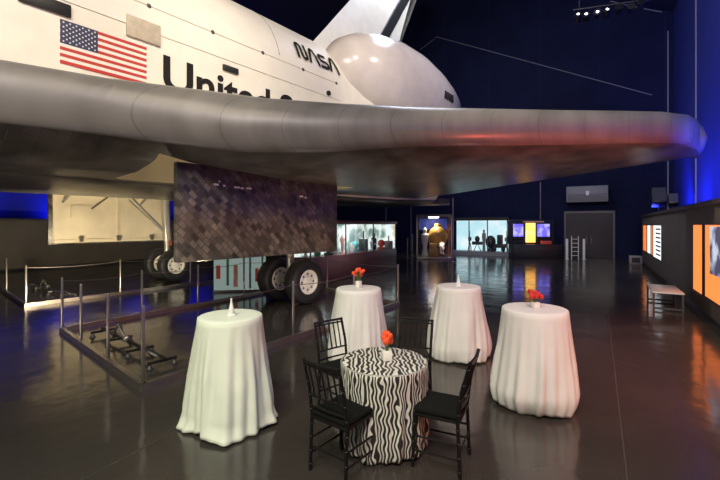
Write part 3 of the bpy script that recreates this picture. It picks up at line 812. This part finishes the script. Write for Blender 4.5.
Q1, Q2, Q3, Q4, Q5 = (-2.4, 12.2), (-5.57, 7.48), (-2.63, 4.85), (.95, 10.0), (-1.0, 12.2)
def lp(a, b, t): return (a[0]+(b[0]-a[0])*t, a[1]+(b[1]-a[1])*t)
fr = [Q2, lp(Q2, Q3, .32), lp(Q2, Q3, .67), Q3]
run1 = [Q3, lp(Q3, Q4, .41), lp(Q3, Q4, .70), Q4]
back = [Q2, lp(Q2, Q1, .26), lp(Q2, Q1, .5), lp(Q2, Q1, .75), Q1]
railing([Q1, Q2, Q3, Q4, Q5], fr+run1[1:]+back[1:]+[Q5], 'steel post and cable railing round the near wheels, its corner in the left foreground', [run1, back, [Q4, Q5]])
S1, S2, S3 = (-12.4, 13.5), (-8.15, 9.76), (-4.3, 15.0)
railing([S1, S2, S3], [S1, lp(S1, S2, .5), S2, lp(S2, S3, .33), lp(S2, S3, .66), S3], 'steel post and cable railing round the far wheels at the left edge', [[S2, lp(S2, S3, .33), lp(S2, S3, .66), S3]])

# floor fixtures inside the railings: long black beam with cross feet
def dolly(x, y, rz, label, L_=2.4):
    o = empty('tow_bar', (x, y, 0), rz, label, 'tow bar', 'black tow bars inside the railings')
    MB().box(-L_/2, L_/2, -.022, .022, .10, .145, bev=.008).build('beam', M['black_metal'], o)
    for i, fx in enumerate((-L_/2+.08, -L_/6, L_/6, L_/2-.08)):
        c = MB().box(fx-.025, fx+.025, -.20, .20, .07, .105, bev=.006).build('crossbar', M['black_metal'], o)
        for sy in (-.17, .17):
            MB().lathe([(.045, 0), (.05, .012), (.03, .03), (.018, .07)], None, 14, Matrix.Translation((fx, sy, 0))).build('foot', M['dark_grey'], c)
    MB().tube([(-.55, -.06, .14), (-.4, -.03, .34), (-.3, .04, .14)], .018).tube([(-.45, .08, .13), (-.4, 0, .33)], .015).build('handle', M['steel'], o)
    MB().sphere((-.1, 0, .15), .06).build('coupling', M['steel'], o)
    return o
dolly(-3.72, 6.45, math.atan2(-1.8, 2.1), 'black tow bar with cross feet lying inside the near railing corner', 2.6)
dolly(-9.25, 11.9, math.atan2(-1.6, 2.2), 'black tow bar with cross feet at the left edge inside the far railing', 3.2)

# colourful graphic panel behind the wheels
gp = empty('graphic_panel', (-3.6, 12.0, 0), R(8), 'glowing pale panel with green and red stripes standing behind the near wheels', 'display panel')
MB().box(-.75, .75, -.03, .03, .06, 1.25).build('panel_face', M['panel_white'], gp)
MB().box(-.78, .78, -.05, .05, 0, .06).build('panel_base', M['steel'], gp)
for i, (x, c, w2, z0_, z1_) in enumerate(((-.62, 'red', .12, .4, .8), (-.35, 'green', .07, .2, 1.2), (-.12, 'pink', .12, .15, .8), (.12, 'green', .05, .3, 1.2), (.3, 'teal', .06, .1, 1.1), (.5, 'red', .10, .3, .7), (.66, 'green', .05, .2, 1.2))):
    MB().box(x-w2/2, x+w2/2, -.045, -.031, z0_, z1_).build('stripe', M['art_'+c], gp)

# ------------------------------------------------------------------ display cases
# long curved-side case: follows the hall direction
def bl(x, z): p = Vector((x, z, 0)); return p.dot(rv), p.dot(bv)
r1, s0 = bl(-1.45, 12.9); r2, s1 = bl(1.53, 18.6); rc = (r1+r2)/2
lc = empty('long_display_case', B(0, 0), BA, 'long glass-fronted display case on a dark red base behind the wheels', 'display case')
MB().box(rc-.8, rc, s0, s1, 0, .92, bev=.01).build('base', M['maroon'], lc)
MB().box(rc-.85, rc+.04, s0-.02, s1+.02, 2.03, 2.17, bev=.01).build('roof', M['maroon'], lc)
MB().box(rc-.75, rc-.69, s0+.02, s1-.02, .92, 2.03).build('lit_back', M['case_lit'], lc)
MB().box(rc-.69, rc-.05, s1-.06, s1-.02, .92, 2.03).build('end_wall', M['case_lit'], lc)
for i in range(4):
    s_ = s0+.03+(s1-s0-.06)*i/3; MB().box(rc-.05, rc-.01, s_-.02, s_+.02, .92, 2.03).build('mullion', M['case_dark'], lc)
for i in range(3):
    a = s0+.05+(s1-s0-.06)*i/3; b_ = a+(s1-s0-.06)/3-.05; MB().box(rc-.03, rc-.02, a, b_, .92, 2.03).build('glass_pane', M['glass'], lc)
MB().box(rc-.69, rc-.05, s0+.01, s0+.04, .92, 2.03).build('end_pane', M['glass'], lc)
kinds = ['pale upright model', 'green banded model', 'dark round-topped instrument', 'grey boxy instrument', 'pink display card', 'white helmet-like dome', 'teal canister', 'dark bracketed camera', 'white stacked model', 'small dark tripod instrument', 'red capped cylinder', 'grey dome on a stand']
cols = ['pale', 'green', 'dark', 'grey', 'pink', 'pale', 'teal', 'dark', 'pale', 'dark', 'red', 'grey']
places = ['nearest the left end', 'second from the left end', 'third from the left end', 'left of the middle', 'just left of the middle', 'at the middle', 'just right of the middle', 'right of the middle', 'fourth from the right end', 'third from the right end', 'second from the right end', 'nearest the right end']
for i in range(12):
    s_ = s0+.3+(s1-s0-.6)*i/11; rr_ = rc-.35+.10*(i % 3-1); c = M['art_'+cols[i]]
    p = B(rr_, s_, .92); m = MB(); q = i % 4; h_ = .35+.12*(i*7 % 5)
    if q == 0: m.lathe([(.11, 0), (.11, .04), (.05, .07), (.07, h_*.5), (.10, h_*.75), (.02, h_)], c, 16)
    elif q == 1: m.lathe([(.10, 0), (.12, .05), (.12, h_*.7), (.06, h_*.75), (.06, h_)], c, 16); m.lathe([(.125, h_*.3), (.125, h_*.4)], M['art_pale'], 16)
    elif q == 2: m.box(-.14, .14, -.1, .1, 0, .1, c, bev=.01); m.sphere((0, 0, .26), .17, c)
    else: m.box(-.16, .16, -.12, .12, 0, h_*.6, c, bev=.02); m.tube([(0, 0, h_*.6), (0, 0, h_)], .03, c)
    tag(m.build('exhibit', None, None, loc=p, rz=BA), '%s in the long lit display case, %s' % (kinds[i], places[i]), 'exhibit', 'objects in the long display case')

# square glass case with golden capsule
gc = empty('glass_display_case', (4.45, 24.2, 0), BA+R(22), 'tall square glass case holding a golden craft, near the far wall left of centre', 'display case')
hw = .98
MB().box(-hw, hw, -hw, hw, 0, .12, bev=.02).build('base', M['steel'], gc)
MB().box(-hw-.03, hw+.03, -hw-.03, hw+.03, 2.48, 2.62, bev=.01).build('roof', M['partition_cap'], gc)
for sx in (-1, 1):
    for sy in (-1, 1): MB().box(sx*hw-.03, sx*hw+.03, sy*hw-.03, sy*hw+.03, .12, 2.48).build('corner_post', M['steel'], gc)
for a in range(4):
    T = Matrix.Rotation(a*PI/2, 4, 'Z'); MB().box(-hw+.04, hw-.04, -hw-.005, -hw+.005, .12, 2.48, T=T).build('glass_pane', M['glass'], gc)
MB().box(-hw+.1, hw-.1, hw-.12, hw-.08, 1.7, 2.4).build('blue_backdrop', M['art_blue'], gc)
MB().box(-.3, .3, -.3, .3, 2.44, 2.48).build('case_light', M['lamp_white'], gc)
gx = empty('space_capsule', (4.72, 24.35, .12), .4, 'golden domed craft inside the square glass case', 'capsule')
MB().lathe([(.30, .62), (.50, .80), (.60, 1.1), (.58, 1.35), (.42, 1.62), (.2, 1.78), (.16, 1.95), (.02, 1.98)], None, 24).build('hull', M['art_gold'], gx)
MB().lathe([(.45, .0), (.48, .08), (.30, .2), (.26, .5), (.32, .62)], None, 20).build('heat_shield', M['art_brown'], gx)
MB().box(-.14, .14, -.63, -.5, .95, 1.3, bev=.03).build('hatch', M['art_ochre'], gx)
fg = tag(MB().lathe([(.22, 0), (.22, .1), (.12, .5), (.2, .9), (.22, 1.3), (.1, 1.4), (.14, 1.6), (.02, 1.75)], None, 16).build('suited_mannequin', M['art_pale'], None, loc=(3.92, 24.2, .12)), 'pale upright suit figure inside the square glass case, left of the golden craft', 'mannequin')
fg = tag(MB().box(-.25, .25, -.2, .2, 0, .5, bev=.03).box(-.2, .2, -.15, .15, .5, .8, bev=.05).build('equipment_box', M['art_ochre'], None, loc=(4.3, 23.5, .12)), 'low brown equipment box inside the square glass case', 'box')
# white posts in front of this case
for (px, py, hpx, lb) in ((407.5, 258, 20, 'thin pale post left of the square glass case'), (412.5, 256, 22, 'thin pale post close against the left of the square glass case, beside its twin'), (453, 262, 64, 'tall thin grey column right of the square glass case')):
    z = 800/(py-225); m = MB(); m.lathe([(.10, 0), (.10, .02), (.03, .03), (.03, hpx*z/400)], None, 12)
    tag(m.build('slim_post', M['steel'], None, loc=((px-360)/400*z, z, 0)), lb, 'post')

# bright showcase along the far wall
a0 = at_far(457, 250)[0]; a1 = at_far(511, 250)[0]
sc = empty('lit_showcase', B(0, 0), BA, 'wide showcase glowing pale cyan against the far wall', 'showcase')
MB().box(a0, a1, FAR-.12, FAR-.02, .25, 2.3).build('lit_back', M['cyan_lit'], sc)
MB().box(a0-.08, a1+.08, FAR-1.3, FAR-.02, 0, .25).build('base', M['unit_grey'], sc)
MB().box(a0-.08, a1+.08, FAR-1.3, FAR-.02, 2.3, 2.5).build('roof', M['case_dark'], sc)
for f in (0, .33, .66, 1): x = a0+(a1-a0)*f; MB().box(x-.03, x+.03, FAR-1.3, FAR-1.24, .25, 2.3).build('mullion', M['frame_grey'], sc)
nm = ['dark winged machine model', 'dark tripod instrument', 'slim dark suit figure', 'dark round engine model', 'low dark rover model', 'tall grey instrument mast']
for i, (f, c) in enumerate(((.44, 'dark'), (.30, 'dark'), (.56, 'grey'), (.68, 'dark'), (.835, 'dark'), (.955, 'grey'))):
    x = a0+(a1-a0)*f; p = B(x, FAR-.7, .25); m = MB(); c = M['art_'+c]
    if i == 0: m.box(-.5, .5, -.2, .2, .5, .75, c, bev=.05); m.tube([(-.35, 0, 0), (0, 0, .6), (.35, 0, 0)], .04, c); m.sphere((0, 0, .95), .25, c)
    elif i in (1, 5): m.tube([(-.2, 0, 0), (0, 0, .8)], .03, c); m.tube([(.2, 0, 0), (0, 0, .8)], .03, c); m.tube([(0, .2, 0), (0, 0, .8)], .03, c); m.box(-.15, .15, -.1, .1, .8, 1.1, c, bev=.02); m.tube([(0, 0, 1.0), (0, 0, 1.6)], .02, c)
    elif i == 2: m.lathe([(.15, 0), (.12, .7), (.2, 1.1), (.18, 1.4), (.08, 1.45), (.12, 1.6), (.02, 1.72)], c, 12)
    elif i == 3: m.sphere((0, 0, .75), .5, c); m.lathe([(.35, 0), (.2, .3)], c, 16)
    else: m.box(-.6, .6, -.3, .3, .3, .6, c, bev=.04); m.sphere((-.4, -.3, .2), .2, c); m.sphere((.4, -.3, .2), .2, c); m.box(-.2, .3, -.2, .2, .6, 1.3, c, bev=.06)
    ex_ = m.build('exhibit', None, None, loc=p, rz=BA); ex_.scale = (.68, .68, .85)
    tag(ex_, nm[i]+' inside the glowing far showcase', 'exhibit', 'objects in the far showcase')

# information kiosk with two screens and an amber panel
z_ = 24.0
def kx(px): return (px-533)/400*z_
kk = empty('information_kiosk', ((533-360)/400*z_, z_, 0), 0, 'dark information kiosk with two blue screens and a glowing amber panel', 'kiosk')
MB().box(kx(512), kx(560), -.3, .6, 0, .85, bev=.02).build('counter', M['case_dark'], kk)
MB().box(kx(510), kx(556), .2, .5, .85, 2.35, bev=.02).build('back_panel', M['door_navy'], kk)
for a, b_ in ((514, 524), (538, 550.5)):
    s_ = MB().box(kx(a)-.04, kx(b_)+.04, .12, .2, 1.12, 2.12, bev=.01).build('screen_housing', M['case_dark'], kk)
    MB().box(kx(a), kx(b_), .10, .121, 1.3, 2.06).build('screen', M['screen'], s_)
MB().box(kx(527), kx(536), .08, .2, .95, 2.12).build('amber_panel', M['amber'], kk)
MB().box(kx(524), kx(544), .0, .2, 2.16, 2.24).build('light_canopy', M['art_pink'], kk)
MB().tube([(kx(543), .35, 2.3), (kx(543), .35, 4.6)], .035).build('mast', M['steel'], kk)
MB().box(kx(541), kx(551), -.1, .1, .85, 1.05, bev=.02).build('keypad', M['art_red'], kk)
# white posts and ladder-like stand near the door
for px, lb in ((567, 'short white post left of the double door stand'), (584, 'short white post right of the double door stand')):
    z = 23.3; tag(MB().lathe([(.1, 0), (.1, .03), (.07, .04), (.07, 1.15), (.05, 1.2)], None, 14).build('white_post', M['art_pale'], None, loc=((px-360)/400*z, z, 0)), lb, 'post', 'white posts by the double door')
ld = empty('step_stand', ((575-360)/400*23.4, 23.4, 0), 0, 'small pale step stand between the two white posts by the door', 'step stand')
for sx in (-.2, .2): MB().tube([(sx, 0, 0), (sx, 0, 1.35)], .025).build('upright', M['art_pale'], ld)
for i in range(5): MB().box(-.2, .2, -.05, .05, .2+i*.24, .23+i*.24).build('step', M['art_pale'], ld)
# white floor box by end of the wall
bx = empty('floor_monitor', ((635.5-360)/400*20.6, 20.6, 0), BA, 'small pale box with dark front on the floor at the exhibit wall end', 'box')
MB().box(-.28, .28, -.25, .25, 0, .42, bev=.02).build('casing', M['unit_grey'], bx)
MB().box(-.17, .17, -.262, -.25, .08, .34).build('front_face', M['case_dark'], bx)
# bench by the exhibit wall
bn = empty('bench', B(1.40, 12.3), BA, 'low bench with a pale glossy top beside the right exhibit wall', 'bench')
MB().box(-.30, .30, -.7, .7, .40, .44, bev=.008).build('top', M['bench_white'], bn)
for sx in (-.27, .27):
    for sy in (-.66, .66): MB().box(sx-.02, sx+.02, sy-.02, sy+.02, 0, .40).build('leg', M['frame_grey'], bn)
for sy in (-.66, .66): MB().box(-.25, .25, sy-.015, sy+.015, .03, .07).build('foot_rail', M['frame_grey'], bn)

# ------------------------------------------------------------------ spotlight bar near the roof
lb = empty('lighting_bar', (8.7, 14.2, 9.5), R(-25), 'black lighting bar with a cluster of lit spotlights hanging near the roof', 'lighting bar')
MB().tube([(-1.0, 0, .35), (1.3, 0, .2)], .04).build('pipe', M['black_metal'], lb)
for x in (-.8, 1.1): MB().tube([(x, 0, .3), (x, 0, 5.3)], .012).build('hanger', M['black_metal'], lb)
for i, x in enumerate((-.85, -.6, -.25, .05, .4, .75, 1.05)):
    T = Matrix.Translation((x, -.05, .02-.03*(i % 2))) @ Matrix.Rotation(R(60+12*(i % 3)), 4, 'X')
    s_ = MB().lathe([(.05, -.2), (.10, -.14), (.11, .12), (.125, .14), (.12, .15)], None, 16, T).build('spotlight', M['black_metal'], lb)
    if i < 4: MB().lathe([(.04, .152), (.001, .156)], None, 14, T).build('lens', M['lamp_white'], s_)

# ------------------------------------------------------------------ lights
def spot(loc, target, power, color, size=R(50), blend=.6, rad=.25):
    l = bpy.data.lights.new('spot', 'SPOT'); l.energy = power; l.color = color; l.spot_size = size; l.spot_blend = blend; l.shadow_soft_size = rad
    o = bpy.data.objects.new('spot_lamp', l); col.objects.link(o); o.location = loc
    o.rotation_euler = (Vector(target)-Vector(loc)).to_track_quat('-Z', 'Y').to_euler()
    return o
def area(loc, target, power, color, sx, sy):
    l = bpy.data.lights.new('area', 'AREA'); l.energy = power; l.color = color; l.shape = 'RECTANGLE'; l.size = sx; l.size_y = sy
    o = bpy.data.objects.new('area_lamp', l); col.objects.link(o); o.location = loc
    o.rotation_euler = (Vector(target)-Vector(loc)).to_track_quat('-Z', 'Y').to_euler()
    return o
# ceiling spots onto the shuttle flank, pod and fin
spot((0.5, 1.5, 11), (-5.5, 7.5, 5.5), 1950, (1, .86, .62), R(60))
spot((3.0, 4.0, 12), (-1.5, 11.0, 6.5), 1800, (1, .87, .68), R(55))
spot((7.5, 9.0, 11.5), (1.0, 16.0, 7.5), 1500, (1, .86, .78), R(50))
spot((-6, 24, 17), (1.5, 19, 13), 2500, (1, .9, .6), R(40))
spot((4, 8, 13), (1.5, 19, 14), 600, (1, .95, .6), R(40))
# unseen fill lamps added high behind the viewer and over the far half
area((-3, -7, 11.5), (-2, 7, 2), 1500, (1, .90, .76), 7, 3)
area((-.5, -4.5, 12), (4, 9, 2), 700, (1, .86, .80), 6, 3)
area(tuple(B(-6, 17, 15)), tuple(B(-4, 20, 0)), 500, (.8, .85, 1), 6, 3)
spot(tuple(B(-1, 12, 12.5)), tuple(B(-4, FAR, 5)), 500, (.3, .36, 1), R(110), 1, .6)
# added fill lamps without fixtures, low down, brightening underside, wells, wheels and gear doors
spot((-7.0, 9.2, .25), (-9.5, 13.5, 2.3), 1100, (1, .84, .56), R(110), 1, .1)
spot((-3.6, 9.0, .15), (-3.2, 8.0, 3.2), 110, (1, .84, .56), R(130), 1, .1)
spot((-7.5, 3.0, .2), (-4.5, 8.5, 3.2), 260, (1, .88, .70), R(110), 1, .3)
spot((-.8, 7.6, .15), (.5, 10.5, 3.2), 130, (1, .80, .62), R(140), 1, .2)
spot((3.2, 8.2, .15), (4.0, 10.5, 3.4), 110, (1, .82, .72), R(140), 1, .2)
spot((-.2, 8.6, .15), (-.6, 9.4, 3.0), 26, (1, .22, .08), R(70), 1, .1)
spot((-.4, 7.4, .15), (-1.6, 10.0, .8), 70, (1, .92, .8), R(70), 1, .1)
spot((-3.1, 5.7, .15), (-2.1, 8.2, 2.3), 120, (1, .88, .76), R(100), 1, .2)
spot((-6.0, 11.2, .15), (-7.0, 14.4, .7), 130, (1, .9, .72), R(60), 1, .1)
# tables: soft pools from lamps high above
spot((-4.6, -1.0, 8.5), (-1.3, 4.2, .5), 1050, (.76, 1, .62), R(34), .8)
spot((1.0, -2.5, 9.5), (.6, 4.6, .5), 850, (1, .93, .82), R(40), .8)
spot((3.7, 0.2, 8.5), (1.8, 5.0, .5), 420, (1, .62, .60), R(36), .8)
# red wash on the wing edge and the floor at right
spot((4.5, 4.6, .2), (4.6, 7.2, 3.9), 520, (1, .12, .09), R(100), .9, .1)
spot((4.4, 2.4, 8.5), (5.4, 5.0, 0), 2200, (1, .18, .15), R(50), .9)
spot((-.1, 6.0, 9), tuple(B(PW, 11, 1.2)), 1500, (1, .85, .68), R(75), .9)  # warm lamp added to brighten the exhibit wall
# lamps under the roof of the long case and the square case
area(tuple(B(rc-.35, (s0+s1)/2, 2.0)), tuple(B(rc-.35, (s0+s1)/2, 0)), 60, (.9, .97, 1), .3, 5)
spot((4.45, 24.2, 2.4), (4.45, 24.1, 0), 110, (1, .85, .55), R(130), 1, .1)
# blue uplights behind the exhibit walls
for s_ in (2, 5, 8, 11, 14, 17, 20, 23): spot(tuple(B(2.2, s_, 2.6)), tuple(B(3.6, s_+.3, 4.0)), 620, (.04, .06, 1), R(155), 1, .25)
for s_ in (2, 6, 10, 14, 18, 22): spot(tuple(B(LW+.9, s_, 2.0)), tuple(B(LW+.0, s_, 3.8)), 420, (.03, .05, 1), R(150), 1, .25)
spot((6.85, 5.9, 2.6), (7.2, 7.8, 3.9), 600, (.02, .08, 1), R(70), .8, .1)

w = bpy.data.worlds.new('world'); scene.world = w; w.use_nodes = True
w.node_tree.nodes['Background'].inputs[0].default_value = (.3, .35, .6, 1); w.node_tree.nodes['Background'].inputs[1].default_value = .05
vs_ = scene.view_settings; vs_.view_transform = 'Standard'; vs_.look = 'None'; vs_.exposure = .12; vs_.gamma = 1; vs_.use_curve_mapping = False
